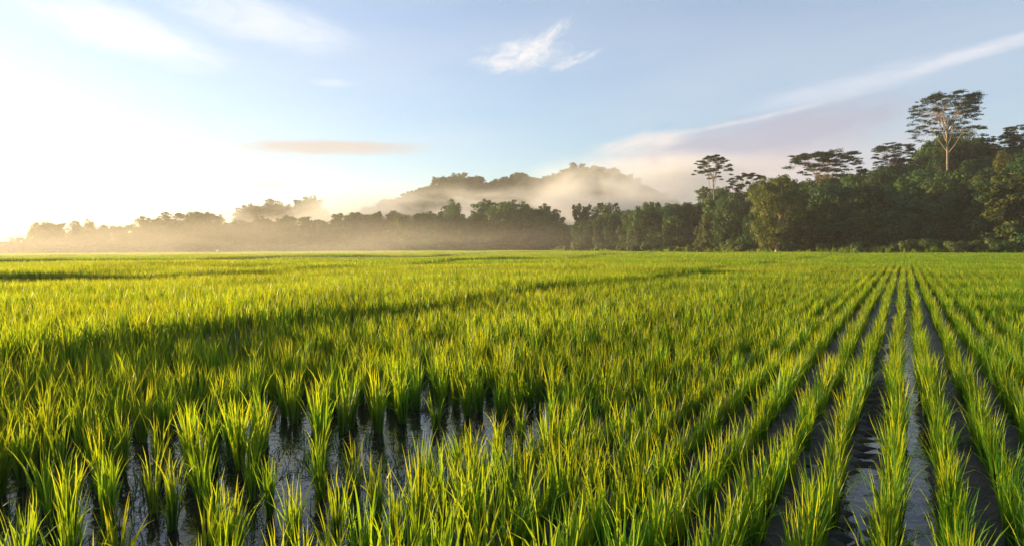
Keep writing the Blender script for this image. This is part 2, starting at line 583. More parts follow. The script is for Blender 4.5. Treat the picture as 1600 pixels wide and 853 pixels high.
bx, by, bd = project(HX, HY, HZZ + 0.1)
qx, qy, qd = project(HX, HY, HZZ + 0.42)
inframe = (bd > 0.3) & (qx > 0) & (qx < 1600) & (qy < 845) & (qy > 0)
order = np.argsort(np.where(inframe, np.hypot(HX, HY), 1e9))
HERO = set(int(i) for i in order[:300])

ORD = ['first', 'second', 'third', 'fourth', 'fifth', 'sixth', 'seventh', 'eighth', 'ninth', 'tenth', 'eleventh', 'twelfth', 'thirteenth', 'fourteenth', 'fifteenth', 'sixteenth', 'seventeenth', 'eighteenth', 'nineteenth', 'twentieth', 'twenty-first', 'twenty-second', 'twenty-third', 'twenty-fourth', 'twenty-fifth', 'twenty-sixth', 'twenty-seventh', 'twenty-eighth', 'twenty-ninth', 'thirtieth']
counts = {}
for i in order[:300]:
    i = int(i)
    zone, row = hills[i][3], hills[i][4]
    root = link('rice_plant', None)
    root.empty_display_size = 0.05
    root.location = (HX[i], HY[i], HZZ[i])
    root.rotation_euler = (HT[i, 0], HT[i, 1], HROT[i])
    root.scale = (HK[i], HK[i], HK[i])
    v = i % len(RICE)
    link('leaf_blades', RICE[v][0], root)
    link('stem_bundle', RICE[v][1], root)
    key = (zone, row)
    n = counts[key] = counts.get(key, 0) + 1
    if zone.startswith('row'):
        side = 'left' if zone == 'row_L' else 'right'
        nth = ORD[min(n - 1, len(ORD) - 1)]
        if row == 0:
            root['label'] = f'{nth} rice plant from the front in the row bordering the water furrow on its {side}'
        else:
            root['label'] = f'{nth} rice plant from the front in the {ORD[row]} row {side} of the water furrow'
        root['group'] = 'rice plants in the planted rows'
    elif zone == 'left_open':
        root['label'] = (f'{ORD[n - 1]} nearest rice plant standing in the open shallow water at lower left' if n <= len(ORD) else
                         'farther rice plant standing in the open shallow water at left')
        root['group'] = 'rice plants in the open water'
    else:
        root['label'] = 'rice plant in the thick stand just behind the open shallow water at left'
        root['group'] = 'rice plants behind the open water'
    root['category'] = 'rice plant'


def instancer(name, pts, rot, scl, idx, meshes, label, cat):
    """one stuff object: geometry nodes place the meshes on points"""
    src = bpy.data.collections.new(name + '_source')
    for i, me in enumerate(meshes):
        src.objects.link(bpy.data.objects.new(f'{name}_source_{i:02d}', me))
    me = bpy.data.meshes.new(name)
    me.vertices.add(len(pts)); me.vertices.foreach_set('co', np.asarray(pts, np.float32).ravel())
    a = me.attributes.new('rot', 'FLOAT_VECTOR', 'POINT'); a.data.foreach_set('vector', np.asarray(rot, np.float32).ravel())
    a = me.attributes.new('scl', 'FLOAT_VECTOR', 'POINT'); a.data.foreach_set('vector', np.asarray(scl, np.float32).ravel())
    a = me.attributes.new('idx', 'INT', 'POINT'); a.data.foreach_set('value', np.asarray(idx, np.int32))
    for m in meshes[:1]:
        me.materials.append(m.materials[0])
    ng = bpy.data.node_groups.new(name, 'GeometryNodeTree')
    ng.interface.new_socket('Geometry', in_out='INPUT', socket_type='NodeSocketGeometry')
    ng.interface.new_socket('Geometry', in_out='OUTPUT', socket_type='NodeSocketGeometry')
    gi = ng.nodes.new('NodeGroupInput'); go = ng.nodes.new('NodeGroupOutput')
    ip = ng.nodes.new('GeometryNodeInstanceOnPoints')
    ci = ng.nodes.new('GeometryNodeCollectionInfo')
    ci.inputs['Collection'].default_value = src
    ci.inputs['Separate Children'].default_value = True
    ci.inputs['Reset Children'].default_value = True
    ip.inputs['Pick Instance'].default_value = True

    def attr(nm, ty):
        nd = ng.nodes.new('GeometryNodeInputNamedAttribute'); nd.data_type = ty
        nd.inputs['Name'].default_value = nm
        return nd.outputs[0]
    L = ng.links.new
    L(gi.outputs[0], ip.inputs['Points']); L(ci.outputs[0], ip.inputs['Instance'])
    L(attr('idx', 'INT'), ip.inputs['Instance Index'])
    L(attr('rot', 'FLOAT_VECTOR'), ip.inputs['Rotation'])
    L(attr('scl', 'FLOAT_VECTOR'), ip.inputs['Scale'])
    L(ip.outputs[0], go.inputs[0])
    o = link(name, me, kind='stuff', label=label, category=cat)
    md = o.modifiers.new('scatter', 'NODES'); md.node_group = ng
    return o


rest = np.array([i for i in range(len(hills)) if i not in HERO])
dist = np.hypot(HX[rest], HY[rest])
near = rest[dist < 11]
mid = rest[dist >= 11]
# near plants share the detailed meshes, blades and stems in one
def merged(a, b, name):
    mb = MB()
    for me in (a, b):
        v = np.empty(len(me.vertices) * 3); me.vertices.foreach_get('co', v)
        for n in (3, 4):
            fs = [tuple(p.vertices) for p in me.polygons if len(p.vertices) == n]
            if fs:
                mb.v.append(np.zeros((0, 3))); mb.f.append(np.array(fs) + mb.nv)
        mb.v.append(v.reshape(-1, 3)); mb.nv += len(me.vertices)
    return mb.mesh(name, M_RICE, True)


FULL = [merged(a, b, 'rice') for a, b in RICE]
e3 = lambda i: np.stack([HT[i, 0], HT[i, 1], HROT[i]], -1)
s3 = lambda i: np.repeat(HK[i][:, None], 3, 1)
instancer('rice_crop', np.stack([HX[near], HY[near], HZZ[near]], -1), e3(near), s3(near), near % len(FULL), FULL,
          'rice crop filling the near field behind the foremost plants', 'rice')
instancer('rice_field', np.stack([HX[mid], HY[mid], HZZ[mid]], -1), e3(mid), s3(mid), mid % len(RICE_MID), RICE_MID,
          'green rice field stretching into the middle distance', 'rice')


# far field: square tussock patches of rows
def patch_mesh(seed, size, nh, nb, h, wd):
    g = np.random.default_rng(seed)
    mb = MB()
    rows = int(size / 0.30)
    for k in range(rows):
        for j in range(nh):
            cx = (k + 0.5) / rows * size - size / 2 + g.normal(0, 0.03)
            cy = (j + g.random()) / nh * size - size / 2
            n = nb
            az = g.uniform(0, 2 * math.pi, n); ln = g.uniform(0.65, 1.1, n) * h; lean = np.abs(g.normal(0, 0.30, n)) + 0.05
            tw = g.uniform(0, 2 * math.pi, n)
            d = np.stack([np.cos(az), np.sin(az), 0 * az], -1)
            s = np.stack([-np.sin(tw), np.cos(tw), 0 * az], -1) * (wd * g.uniform(0.7, 1.3, n))[:, None]
            b0 = np.array([cx, cy, 0.0]) + d * 0.04
            md = b0 + d * (np.sin(lean) * ln * 0.55)[:, None] + np.array([0, 0, 1]) * (np.cos(lean) * ln * 0.55)[:, None]
            tp = b0 + d * (np.sin(lean * 1.9) * ln)[:, None] + np.array([0, 0, 1]) * (np.cos(lean * 1.4) * ln)[:, None]
            V = np.stack([b0 - s * .35, b0 + s * .35, md + s * .5, md - s * .5, tp], 1).reshape(-1, 3)
            o = np.arange(n)[:, None] * 5
            mb.add(V, o + np.array([[0, 1, 2, 3]]))
            mb.f.append(o + np.array([[3, 2, 4]]) + mb.nv - len(V))
    return mb.mesh('rice_patch', M_RICE, True)


PATCH = [patch_mesh(70 + s, 2.22, 9, 6, 0.42, 0.036) for s in range(5)]
PATCH_FAR = [patch_mesh(80 + s, 4.44, 9, 3, 0.44, 0.08) for s in range(4)]


def patches(lo, hi, size, meshes, name, label, mar):
    pts = []
    n = int(hi * 2.4 / size)
    i, j = np.meshgrid(np.arange(-n, n), np.arange(-n, n))
    r = i.ravel() * size + 0.09; u = j.ravel() * size
    x, y = to_xy(r, u)
    d = y
    ok = (y >= lo) & (y < hi) & (np.abs(x) < (y + 20) * 0.86)
    ok &= ~((np.abs(y - edge2_y(x) + 0.9) < 0.9) & (x < 60))
    ok &= ~((np.abs(y - edge3_y(x) + 1.2) < 1.2) & (x < 30))
    ok &= ok_field(x, y)
    x, y = x[ok], y[ok]
    z = ground_z(x, y) - 0.01
    rot = np.zeros((len(x), 3)); rot[:, 2] = -ROW_AZ + math.pi * rng.integers(0, 2, len(x))
    k = 0.80 + 0.45 * N4(x * 0.13, y * 0.13) + rng.normal(0, 0.05, len(x))
    scl = np.stack([np.ones(len(x)), np.ones(len(x)), k], -1)
    instancer(name, np.stack([x, y, z], -1), rot, scl, rng.integers(0, len(meshes), len(x)), meshes, label, 'rice')


# forest edge on the right, as depth for given photo column
EDGE_X = [820, 880, 950, 1050, 1150, 1250, 1350, 1450, 1600, 1750, 1900]
EDGE_D = [250, 232, 205, 185, 168, 152, 142, 134, 126, 118, 112]


def forest_edge(px):
    return np.interp(px, EDGE_X, EDGE_D)


def ok_field(x, y):
    px = 800 + F * x / np.maximum(y, 0.1)
    e = np.where(px > 860, forest_edge(px) - 3, np.where(px > 640, 250, 320))
    return y < e


patches(DMID, 110, 2.22, PATCH, 'far_rice_field', 'far green rice field running up to the forest', 0)
patches(110, 330, 4.44, PATCH_FAR, 'distant_rice_field', 'distant pale strip of rice field at the foot of the trees', 0)

# low weeds, drowned leaves and stubble at the waterline
def weed_mesh():
    g = np.random.default_rng(31)
    mb = MB()
    cnt = 0
    while cnt < 900:
        r = g.uniform(-6.4, -2.4) if g.random() < 0.8 else g.uniform(-2.4, 1.6)
        u = g.uniform(1.0, 10.5)
        x, y = to_xy(r, u)
        if y < 1.5 or N2(x * 1.1 + 3, y * 1.1) < 0.36 or abs(r - 0.09) < 0.12: continue
        cnt += 1
        for j in range(int(g.integers(5, 13))):
            L = g.uniform(0.06, 0.20); az = g.uniform(0, 6.28); wd = g.uniform(0.0025, 0.005)
            el = g.uniform(0.5, 1.45) if g.random() < 0.8 else g.uniform(0.05, 0.3)
            d = np.array([math.cos(az), math.sin(az), 0.0]); s = np.array([-d[1], d[0], 0.0])
            p = np.array([x + g.normal(0, 0.03), y + g.normal(0, 0.03), 0.0])
            p[2] = max(float(mud_z(p[0], p[1])), 0.0)
            V = []
            for k in range(4):
                t = k / 3
                ww = wd * (1 - t ** 2)
                if k < 3: V += [p - s * ww, p + s * ww + np.array([0, 0, ww * .4])]
                else: V.append(p.copy())
                a = el - 1.1 * t * t
                p = p + (d * math.cos(a) + np.array([0, 0, math.sin(a)])) * L / 3
                p[2] = max(p[2], 0.004)
            mb.add(V, [(0, 1, 3, 2), (2, 3, 5, 4)])
            b = mb.nv - 7
            mb.f.append(np.array([(b + 4, b + 5, b + 6)]))
    return mb.mesh('weeds', M_WEED, True)


link('weeds', weed_mesh(), kind='stuff', label='thin weeds and fallen leaves lying on the mud and water', category='weeds')

M_STRAW = leaf_material('straw', (0.26, 0.20, 0.10), (0.2, 0.16, 0.08), 0.2, 0.05, 0.6, 0.5, 0.02, 3.0)


def straw_mesh():
    g = np.random.default_rng(57)
    mb = MB()
    n = 0
    while n < 650:
        r = g.uniform(-6.4, -2.6) if g.random() < 0.75 else g.uniform(-2.6, 1.2)
        x, y = to_xy(r, g.uniform(1.2, 9.5))
        if y < 1.5 or N1(x * 1.7, y * 1.7) < 0.4: continue
        n += 1
        a = g.uniform(0, 6.28); L = g.uniform(0.03, 0.16); b = g.normal(0, 0.3)
        z = max(float(mud_z(x, y)), 0.0) + 0.002
        tube(mb, [(x, y, z), (x + math.cos(a) * L * .5, y + math.sin(a) * L * .5, z + 0.006), (x + math.cos(a) * L * .5 + math.cos(a + b) * L * .5, y + math.sin(a) * L * .5 + math.sin(a + b) * L * .5, z)], [0.0022, 0.002, 0.0012], 4)
    return mb.mesh('floating_straw', M_STRAW, True)


link('floating_straw', straw_mesh(), kind='stuff', label='bits of pale straw floating on the paddy water', category='straw')

# ------------------------------------------------------------------ trees
def leaves(mb, g, c, rad, n, size, shell=0.55, up=0.35):
    """n folded leaf faces through an ellipsoid clump"""
    c = np.asarray(c, float); rad = np.asarray(rad, float)
    d = g.normal(0, 1, (n, 3)); d /= np.linalg.norm(d, axis=1)[:, None]
    q = (shell + (1 - shell) * g.random(n)) ** 0.8 * (0.85 + 0.3 * g.random(n))
    p = c + d * rad * q[:, None]
    nrm = d * 1.1 + np.array([0, 0, up]) + g.normal(0, 0.36, (n, 3))
    nrm /= np.linalg.norm(nrm, axis=1)[:, None]
    a = np.cross(nrm, g.normal(0, 1, (n, 3))); a /= np.linalg.norm(a, axis=1)[:, None]
    b = np.cross(nrm, a)
    s = (size * g.uniform(0.6, 1.35, n))[:, None]
    dr = np.array([0, 0, -0.25])
    V = np.stack([p - a * s * 0.5, p + b * s * 0.32 + nrm * s * 0.10, p + a * s * 0.55 + dr * s, p - b * s * 0.32 + nrm * s * 0.10], 1).reshape(-1, 3)
    o = np.arange(n)[:, None] * 4
    mb.add(V, o + np.array([[0, 1, 2]]))
    mb.f.append(o + np.array([[0, 2, 3]]) + mb.nv - len(V))


def limb(mb, a, b, r0, r1, g, bend=0.08, seg=4, sides=5):
    a = np.asarray(a, float); b = np.asarray(b, float)
    L = np.linalg.norm(b - a)
    off = g.normal(0, bend * L, 3)
    pts, rad = [], []
    for i in range(seg + 1):
        t = i / seg
        pts.append(tuple(a + (b - a) * t + off * math.sin(math.pi * t)))
        rad.append(r0 + (r1 - r0) * t)
    tube(mb, pts, rad, sides)


def bushy(seed, H=12.0, nc=18, per=330, leaf=0.36, wide=0.36, low=0.30, mat=None, bark=None):
    g = np.random.default_rng(seed)
    T, C = MB(), MB()
    fork = np.array([g.normal(0, .3), g.normal(0, .3), H * (low + 0.08)])
    limb(T, (0, 0, -0.8), fork, 0.028 * H, 0.018 * H, g, 0.03, 5, 7)
    for i in range(nc):
        t = (i + 0.5) / nc
        zz = low + 0.08 + (1 - low - 0.18) * t
        rr = wide * math.sqrt(max(0.04, 1 - ((zz - 0.55) / 0.52) ** 2)) * (0.45 + 0.55 * math.sqrt(g.random()))
        az = i * 2.4 + g.normal(0, 0.5)
        c = np.array([math.cos(az) * rr * H, math.sin(az) * rr * H, zz * H])
        limb(T, fork + np.array([0, 0, g.uniform(-.1, .25) * H * (t)]), c, 0.009 * H, 0.003 * H, g)
        rad = H * g.uniform(0.075, 0.145)
        leaves(C, g, c, (rad, rad, rad * 0.75), int(per * g.uniform(0.7, 1.2)), leaf)
        for _ in range(3):      # sprays that break the outline
            d = g.normal(0, 1, 3); d /= np.linalg.norm(d); d[2] = abs(d[2]) * 0.8
            leaves(C, g, c + d * rad * 1.1, (rad * .38, rad * .38, rad * .25), 40, leaf * 0.9)
    return T.mesh('trunk', bark or M_BARK_DARK, True), C.mesh('crown', mat or M_LEAF)


def draped(seed, H=14.0, mat=None):
    """tree smothered in creepers: drooping curtains of leaves from top to foot"""
    g = np.random.default_rng(seed)
    T, C = MB(), MB()
    limb(T, (0, 0, -0.8), (g.normal(0, .4), g.normal(0, .4), H * 0.85), 0.03 * H, 0.01 * H, g, 0.03, 6, 7)
    n = 30
    for i in range(n):
        t = (i + 0.5) / n
        zz = 0.12 + 0.83 * t
        rr = (0.30 * (1 - t ** 2.2) + 0.05) * (0.75 + 0.4 * g.random())
        az = i * 2.4 + g.normal(0, 0.4)
        c = np.array([math.cos(az) * rr * H, math.sin(az) * rr * H, zz * H])
        limb(T, (0, 0, zz * H * 0.9), c, 0.006 * H, 0.002 * H, g)
        rx = H * g.uniform(0.065, 0.11)
        leaves(C, g, c, (rx, rx, rx * g.uniform(1.2, 2.2)), 290, 0.34, 0.6, 0.2)
        leaves(C, g, c + np.array([0, 0, rx * 1.3]), (rx * .6, rx * .6, rx * .5), 70, 0.34, 0.5, 0.4)
    return T.mesh('trunk', M_BARK_DARK, True), C.mesh('crown', mat or M_LEAF)


def umbrella(seed, H=24.0, span=7.0, trunk_to=0.55, tiers=((0.97, 1.0, 26), (0.80, 0.75, 9)), leaf=0.24, trunk_r=0.30, lean=0.0, per=190):
    """emergent tree: bare pale trunk, forking limbs and flat layered crown"""
    g = np.random.default_rng(seed)
    T, C = MB(), MB()
    top = np.array([lean * H, g.normal(0, .2), H * trunk_to])
    limb(T, (0, 0, -1), top, trunk_r, trunk_r * 0.62, g, 0.012, 7, 8)
    for (tz, tr, n) in tiers:
        n = int(n * 2.8)
        nl = max(3, n // 13)
        forks = []
        for k in range(nl):
            az = k * 2 * math.pi / nl + g.normal(0, 0.35)
            rr = span * tr * g.uniform(0.28, 0.45)
            start = top - np.array([0, 0, H * max(0.0, (0.97 - tz)) * 0.7]) * np.array([1, 1, 1])
            start = start + np.array([0, 0, g.uniform(-0.05, 0.02) * H])
            fz = start[2] + (tz * H - start[2]) * g.uniform(0.5, 0.65)
            fk = np.array([top[0] + math.cos(az) * rr, top[1] + math.sin(az) * rr, fz])
            limb(T, start, fk, trunk_r * 0.42, trunk_r * 0.22, g, 0.06, 4, 6)
            forks.append((az, fk))
        for i in range(n):
            az0, fk = forks[i % nl]
            az = az0 + g.normal(0, 0.55)
            q = math.sqrt(g.random()) if g.random() < 0.6 else g.uniform(0.75, 1)
            rr = span * tr * (0.18 + 0.82 * q) * (1 + 0.30 * math.sin(az + seed) + 0.2 * math.sin(2 * az + 2.1 * seed + 7 * tz))
            z = tz * H - H * 0.10 * (rr / span) ** 2 * g.uniform(0.4, 1.9) - g.random() ** 2 * 0.06 * H
            tip = np.array([top[0] + math.cos(az) * rr, top[1] + math.sin(az) * rr, z])
            limb(T, fk, tip - np.array([0, 0, 0.1]), trunk_r * 0.17, trunk_r * 0.05, g, 0.05, 3, 4)
            w_ = span * g.uniform(0.10, 0.21)
            leaves(C, g, tip, (w_ * 1.15, w_ * g.uniform(0.7, 1.15), w_ * g.uniform(0.22, 0.5)), int(per * 0.75 * g.uniform(0.7, 1.3)), leaf * 1.1, 0.1, 1.0)
            for _ in range(3):
                a2 = g.uniform(0, 6.28)
                leaves(C, g, tip + np.array([math.cos(a2) * w_, math.sin(a2) * w_, -0.1 * w_]), (w_ * .5, w_ * .5, w_ * .16), int(per * .17), leaf, 0.15, 1.2)
    return T.mesh('trunk', M_BARK, True), C.mesh('crown', M_LEAF_UMB)


def shrub(seed, H=3.0, mat=None):
    g = np.random.default_rng(seed)
    T, C = MB(), MB()
    for i in range(7):
        az = g.uniform(0, 6.28); rr = H * 0.45 * math.sqrt(g.random())
        c = np.array([math.cos(az) * rr, math.sin(az) * rr, H * g.uniform(0.3, 0.78)])
        limb(T, (0, 0, -0.3), c, 0.05, 0.02, g, 0.1, 3, 4)
        rad = H * g.uniform(0.2, 0.3)
        leaves(C, g, c, (rad, rad, rad * .8), 230, 0.28)
    return T.mesh('stems', M_BARK_DARK, True), C.mesh('foliage', mat or M_LEAF_SHRUB)


def place(pair, name, label, cat, x, y, z, s, rot, group=None, names=('trunk', 'crown'), sx=None):
    root = link(name, None, label=label, category=cat)
    if group: root['group'] = group
    root.location = (x, y, z)
    root.rotation_euler = (0, 0, rot)
    root.scale = (sx or s, sx or s, s)
    for nm, me in zip(names, pair):
        link(nm, me, root)
    return root


BUSHY = [bushy(100 + s, 12.0, int(26 + 3 * (s % 3)), 230, 0.42, 0.31 + 0.03 * (s % 4), 0.06 + 0.05 * (s % 3)) for s in range(6)]
DRAPED = [draped(140 + s) for s in range(4)]
DRAPED += [draped(150 + s, 14.0, M_LEAF_WARM) for s in range(1)]
BUSHY_WARM = [bushy(110 + s, 12.0, 28, 230, 0.42, 0.36, 0.08, M_LEAF_WARM) for s in range(2)]
UMB = [umbrella(160, 24, 7.0), umbrella(161, 22, 6.0, 0.6, ((0.97, 1.0, 22), (0.84, 0.7, 6))), umbrella(162, 20, 6.5, 0.5, ((0.96, 1.0, 24), (0.78, 0.8, 8)))]
SHRUB = [shrub(180 + s) for s in range(3)]

# ---- right hillside
PROF_R = [(860, 372), (880, 356), (900, 346), (925, 338), (950, 330), (1000, 322), (1050, 316), (1090, 304), (1110, 292), (1140, 292), (1170, 298), (1200, 276), (1235, 276), (1265, 284), (1300, 268), (1350, 262), (1380, 258), (1410, 250), (1440, 232), (1465, 215), (1500, 205), (1520, 222), (1540, 240), (1575, 232), (1600, 216), (1660, 205), (1750, 200), (1900, 210)]
PX_, PY_ = [p[0] for p in PROF_R], [p[1] for p in PROF_R]


def canopy_top(px, D):
    return CAM_H + (np.array([horizon(p) for p in np.atleast_1d(px)]) - np.interp(px, PX_, PY_)) / F * D


SET = 55.0


def hill_z(x, y):
    px = 800 + F * x / np.maximum(y, 1)
    s = y - forest_edge(px)
    ridge = np.maximum(canopy_top(px, forest_edge(px) + SET) - 11.5, 0.2)
    fade = smooth(840, 940, px)
    return ridge * smooth(-2, SET, s) * fade


def hill_mesh():
    pxs = np.linspace(830, 1900, 90)
    ss = np.linspace(-6, 190, 40)
    P, S = np.meshgrid(pxs, ss)
    D = forest_edge(P) + S
    X = (P - 800) / F * D
    Z = hill_z(X.ravel(), D.ravel()).reshape(X.shape)
    Z = np.where(S <= -5, -0.6, Z) + (N1(X * .1, D * .1) - .5) * 1.0 * smooth(3, 30, S)
    ny, nx = X.shape
    i = np.arange(ny * nx).reshape(ny, nx)
    f = np.stack([i[:-1, :-1], i[:-1, 1:], i[1:, 1:], i[1:, :-1]], -1).reshape(-1, 4)
    mb = MB(); mb.add(np.stack([X, D, Z], -1).reshape(-1, 3), f)
    return mb.mesh('forest_hill', M_HILL, True)


link('forest_hill', hill_mesh(), kind='structure')

g = np.random.default_rng(77)
for k in range(200):
    px = g.uniform(872, 1680)
    s = abs(g.normal(0, 1)) * 26 if k % 3 else g.uniform(30, SET + 6)
    s = min(s, SET + 8) + 3
    D = float(forest_edge(px)) + s
    x, y = at(px, D)
    z = float(hill_z(x, y))
    top = float(canopy_top(px, D)[0])
    want = g.uniform(8.0, 17.0)
    h = min(want, (top - z) * g.uniform(0.90, 1.10))
    if h < 3.0: h = 3.0
    kind = g.random()
    if kind < 0.05:
        pr, H0 = BUSHY_WARM[k % 2], 12.6
    elif kind < 0.58:
        pr, H0 = BUSHY[int(g.integers(0, len(BUSHY)))], 12.6
    else:
        pr, H0 = DRAPED[int(g.integers(0, len(DRAPED)))], 14.6
    sc = h / H0
    far = px < 1080
    zone = next(t for lim, t in ((1205, 'under the slim skyline tree'), (1340, 'under the broad umbrella tree'), (1435, 'left of the tallest umbrella tree'), (1545, 'around the tallest umbrella tree'), (9999, 'at the far right edge')) if px < lim)
    if s < 16:
        lab, grp = (('leafy tree at the hazy foot of the forest edge right of centre', 'forest edge trees right of centre') if far else
                    (f'dark tree at the front foot of the hillside forest, {zone}', f'front hillside trees {zone}'))
    else:
        lab, grp = (('hazy tree in the low forest right of the misty hill', 'low forest trees right of centre') if far else
                    (f'dark tree up the right hillside forest, {zone}', f'upper hillside trees {zone}'))
    place(pr, 'forest_tree', lab, 'tree', x, y, z - 0.3, sc, g.uniform(0, 6.28), grp, sx=sc * g.uniform(1.0, 1.3))

# emergent trees that stand out on the skyline (own shapes for the largest)
def emergent(px, py_top, D, pair, H0, label, rot=0.0, base=None, span_k=1.0, z=None):
    x, y = at(px, D)
    zz = float(hill_z(x, y)) if z is None else z
    top = height_at(px, py_top, D)
    sc = (top - zz) / H0
    return place(pair, 'emergent_tree', label, 'tree', x, y, zz - 0.2, sc, rot, sx=sc * span_k)


big = umbrella(221, 30, 7.6, 0.64, ((0.985, 1.0, 44), (0.90, 0.75, 7), (0.79, 1.0, 8)), 0.22, 0.34, 0.0, 150)
emergent(1478, 144, 158, big, 29.8, 'tallest umbrella tree with a flat layered crown on the right hillside', 0.6)
b2 = umbrella(202, 24, 5.2, 0.62, ((0.98, 1.0, 24), (0.80, 0.7, 7)), 0.24, 0.26, -0.01, 190)
emergent(1116, 240, 208, b2, 23.8, 'slim umbrella tree alone on the skyline right of the misty hill', 1.0, span_k=0.95)
b3 = umbrella(203, 18, 4.6, 0.5, ((0.97, 1.0, 20), (0.80, 0.8, 6)), 0.26, 0.24, 0.02, 190)
emergent(1170, 268, 205, b3, 17.8, 'short umbrella tree just right of the slim skyline tree', 2.0)
b4 = umbrella(204, 21, 8.5, 0.45, ((0.97, 1.0, 30), (0.80, 0.85, 10)), 0.26, 0.3, 0.0, 200)
emergent(1282, 233, 186, b4, 20.8, 'broad spreading umbrella tree on the skyline of the middle right forest', 0.2)
emergent(1392, 222, 178, UMB[0], 23.8, 'umbrella tree left of the tallest tree, showing pale limbs', 2.2)
emergent(1560, 210, 165, UMB[1], 21.8, 'dark rounded umbrella tree right of the tallest tree', 4.0, span_k=0.75)
emergent(1605, 192, 165, UMB[2], 19.8, 'umbrella tree cut off by the right edge of the picture', 1.0)
emergent(950, 310, 240, BUSHY[3], 12.6, 'hazy flat crowned tree right of the small hazy round crowned tree', 0.8, span_k=0.8)
emergent(910, 312, 255, BUSHY[5], 12.6, 'small hazy round crowned tree standing over the low forest', 3.0, span_k=0.55)
emergent(1023, 310, 215, BUSHY[1], 12.6, 'small round tree poking out of the low forest skyline', 1.0, span_k=0.5)
# two trees in front, warm sunlight put into leaf and bark colour
lit = bushy(210, 15.0, 34, 300, 0.36, 0.24, 0.02, M_LEAF_WARM, M_BARK_WARM)
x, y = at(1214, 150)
place(lit, 'sun_tinted_tree', 'tall tree in front of the forest, low sun put into its leaf colour', 'tree', x, y, 0, (height_at(1214, 268, 150)) / 15.4, 0.4)
lit2 = bushy(211, 13.0, 24, 230, 0.34, 0.38, 0.22, M_LEAF_WARM, M_BARK_WARM)
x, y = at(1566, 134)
place(lit2, 'sun_tinted_limb_tree', 'tree with thick tan limbs and sparse crown at the far right', 'tree', x, y, float(hill_z(x, y)) + 1.0, 1.1, 1.3)
giant = draped(212, 22.0)
x, y = at(1497, 172)
place(giant, 'creeper_covered_tree', 'huge creeper covered tree mound just behind the tallest umbrella tree', 'tree', x, y, float(hill_z(x, y)), (height_at(1497, 200, 172) - float(hill_z(x, y))) / 22.8, 1.0, sx=0.85)

# shrubs along the foot of the forest
for k in range(110):
    px = g.uniform(875, 1660)
    D = float(forest_edge(px)) + g.uniform(-6, 6)
    x, y = at(px, D)
    s = g.uniform(0.6, 1.35)
    place(SHRUB[k % 3], 'shrub', 'bright green shrub at the edge between the rice and the forest', 'shrub', x, y, float(hill_z(x, y)) - 0.1, s, g.uniform(0, 6.28), 'shrubs along the forest foot', ('stems', 'foliage'))
for px, D, s in ((906, 215, 1.5), (942, 208, 1.3)):
    x, y = at(px, D)
    place(SHRUB[0], 'dark_bush', 'dark low bush alone in front of the hazy forest, ' + ('left one' if px < 920 else 'right one'), 'bush', x, y, -0.1, s, 1.0, None, ('stems', 'foliage'), sx=s * 1.3)

# rough grass where the paddies end
n_ = 1700
px_ = g.uniform(860, 1660, n_); D_ = forest_edge(px_) - 1.5 - np.abs(g.normal(0, 2.2, n_))
sc_ = g.uniform(1.1, 2.6, n_) * (0.6 + 0.9 * N1(px_ * 0.05, D_ * 0.1))
instancer('rough_grass', np.stack([(px_ - 800) / F * D_, D_, ground_z((px_ - 800) / F * D_, D_)], -1), np.stack([0 * px_, 0 * px_, g.uniform(0, 6.28, n_)], -1),
          np.stack([sc_ * 1.4, sc_ * 1.4, sc_], -1), np.arange(n_) % 6, RICE_MID, 'rough tall grass on the bank between rice and forest', 'grass')

# ---- tree belts on flat ground at left and centre
def belt(prof, D0, depth, n, label, group, hmin=0.72, seed=1, zones=()):
    gg = np.random.default_rng(seed)
    xs, ys = [p[0] for p in prof], [p[1] for p in prof]
    for k in range(n):
        px = xs[0] + (xs[-1] - xs[0]) * (k + gg.random()) / n
        D = D0 + gg.uniform(0, depth)
        x, y = at(px, D)
        h = 1.22 * height_at(px, float(np.interp(px, xs, ys)), D) * (gg.uniform(0.94, 1.15) if k % 3 == 0 else gg.uniform(hmin - 0.12, 0.95))
        pr, H0 = (BUSHY[int(gg.integers(0, 6))], 12.6) if gg.random() < 0.75 else (DRAPED[int(gg.integers(0, 4))], 14.6)
        sc = max(h, 4) / H0
        z_ = '' if len(zones) == 0 else ', ' + next(t for lim, t in zones if px < lim)
        place(pr, 'belt_tree', label + z_, 'tree', x, y, 0.4, sc, gg.uniform(0, 6.28), group + z_, sx=sc * gg.uniform(0.85, 1.3))


belt([(-120, 385), (0, 380), (40, 374), (75, 356), (110, 360), (150, 358), (215, 360), (260, 348), (300, 340), (345, 348), (400, 351), (440, 347), (500, 350), (560, 346), (580, 338), (612, 340), (640, 350), (665, 360), (684, 378)],
     330, 35, 84, 'misty backlit tree in the belt across the left horizon', 'trees of the left belt', seed=3, zones=((200, 'glowing left end'), (420, 'around the broad crowned tree'), (999, 'darker right end')))
belt([(645, 350), (680, 346), (705, 340), (740, 342), (770, 332), (800, 334), (845, 338), (868, 350), (882, 366)],
     255, 40, 34, 'grey hazy tree in the belt at the centre of the horizon', 'trees of the centre belt', seed=4, zones=((740, 'left half'), (999, 'right half')))
belt([(395, 332), (440, 326), (480, 330), (520, 334)], 520, 20, 12, 'faint round tree in the mist above the left belt', 'faint trees behind the left belt', hmin=0.9, seed=6)
emergent(707, 318, 296, UMB[2], 19.8, 'hazy umbrella tree rising above the centre belt of trees', 1.0, span_k=0.55, z=0.4)
emergent(772, 316, 290, BUSHY[2], 12.6, 'broad round tree rising above the centre belt of trees', 1.0, span_k=0.6, z=0.4)
emergent(314, 331, 368, BUSHY[0], 12.6, 'broad crowned tree rising out of the misty left belt', 2.0, span_k=0.8, z=0.4)
emergent(86, 347, 362, BUSHY[4], 12.6, 'pointed tree at the glowing left end of the misty belt', 0.0, span_k=0.5, z=0.4)
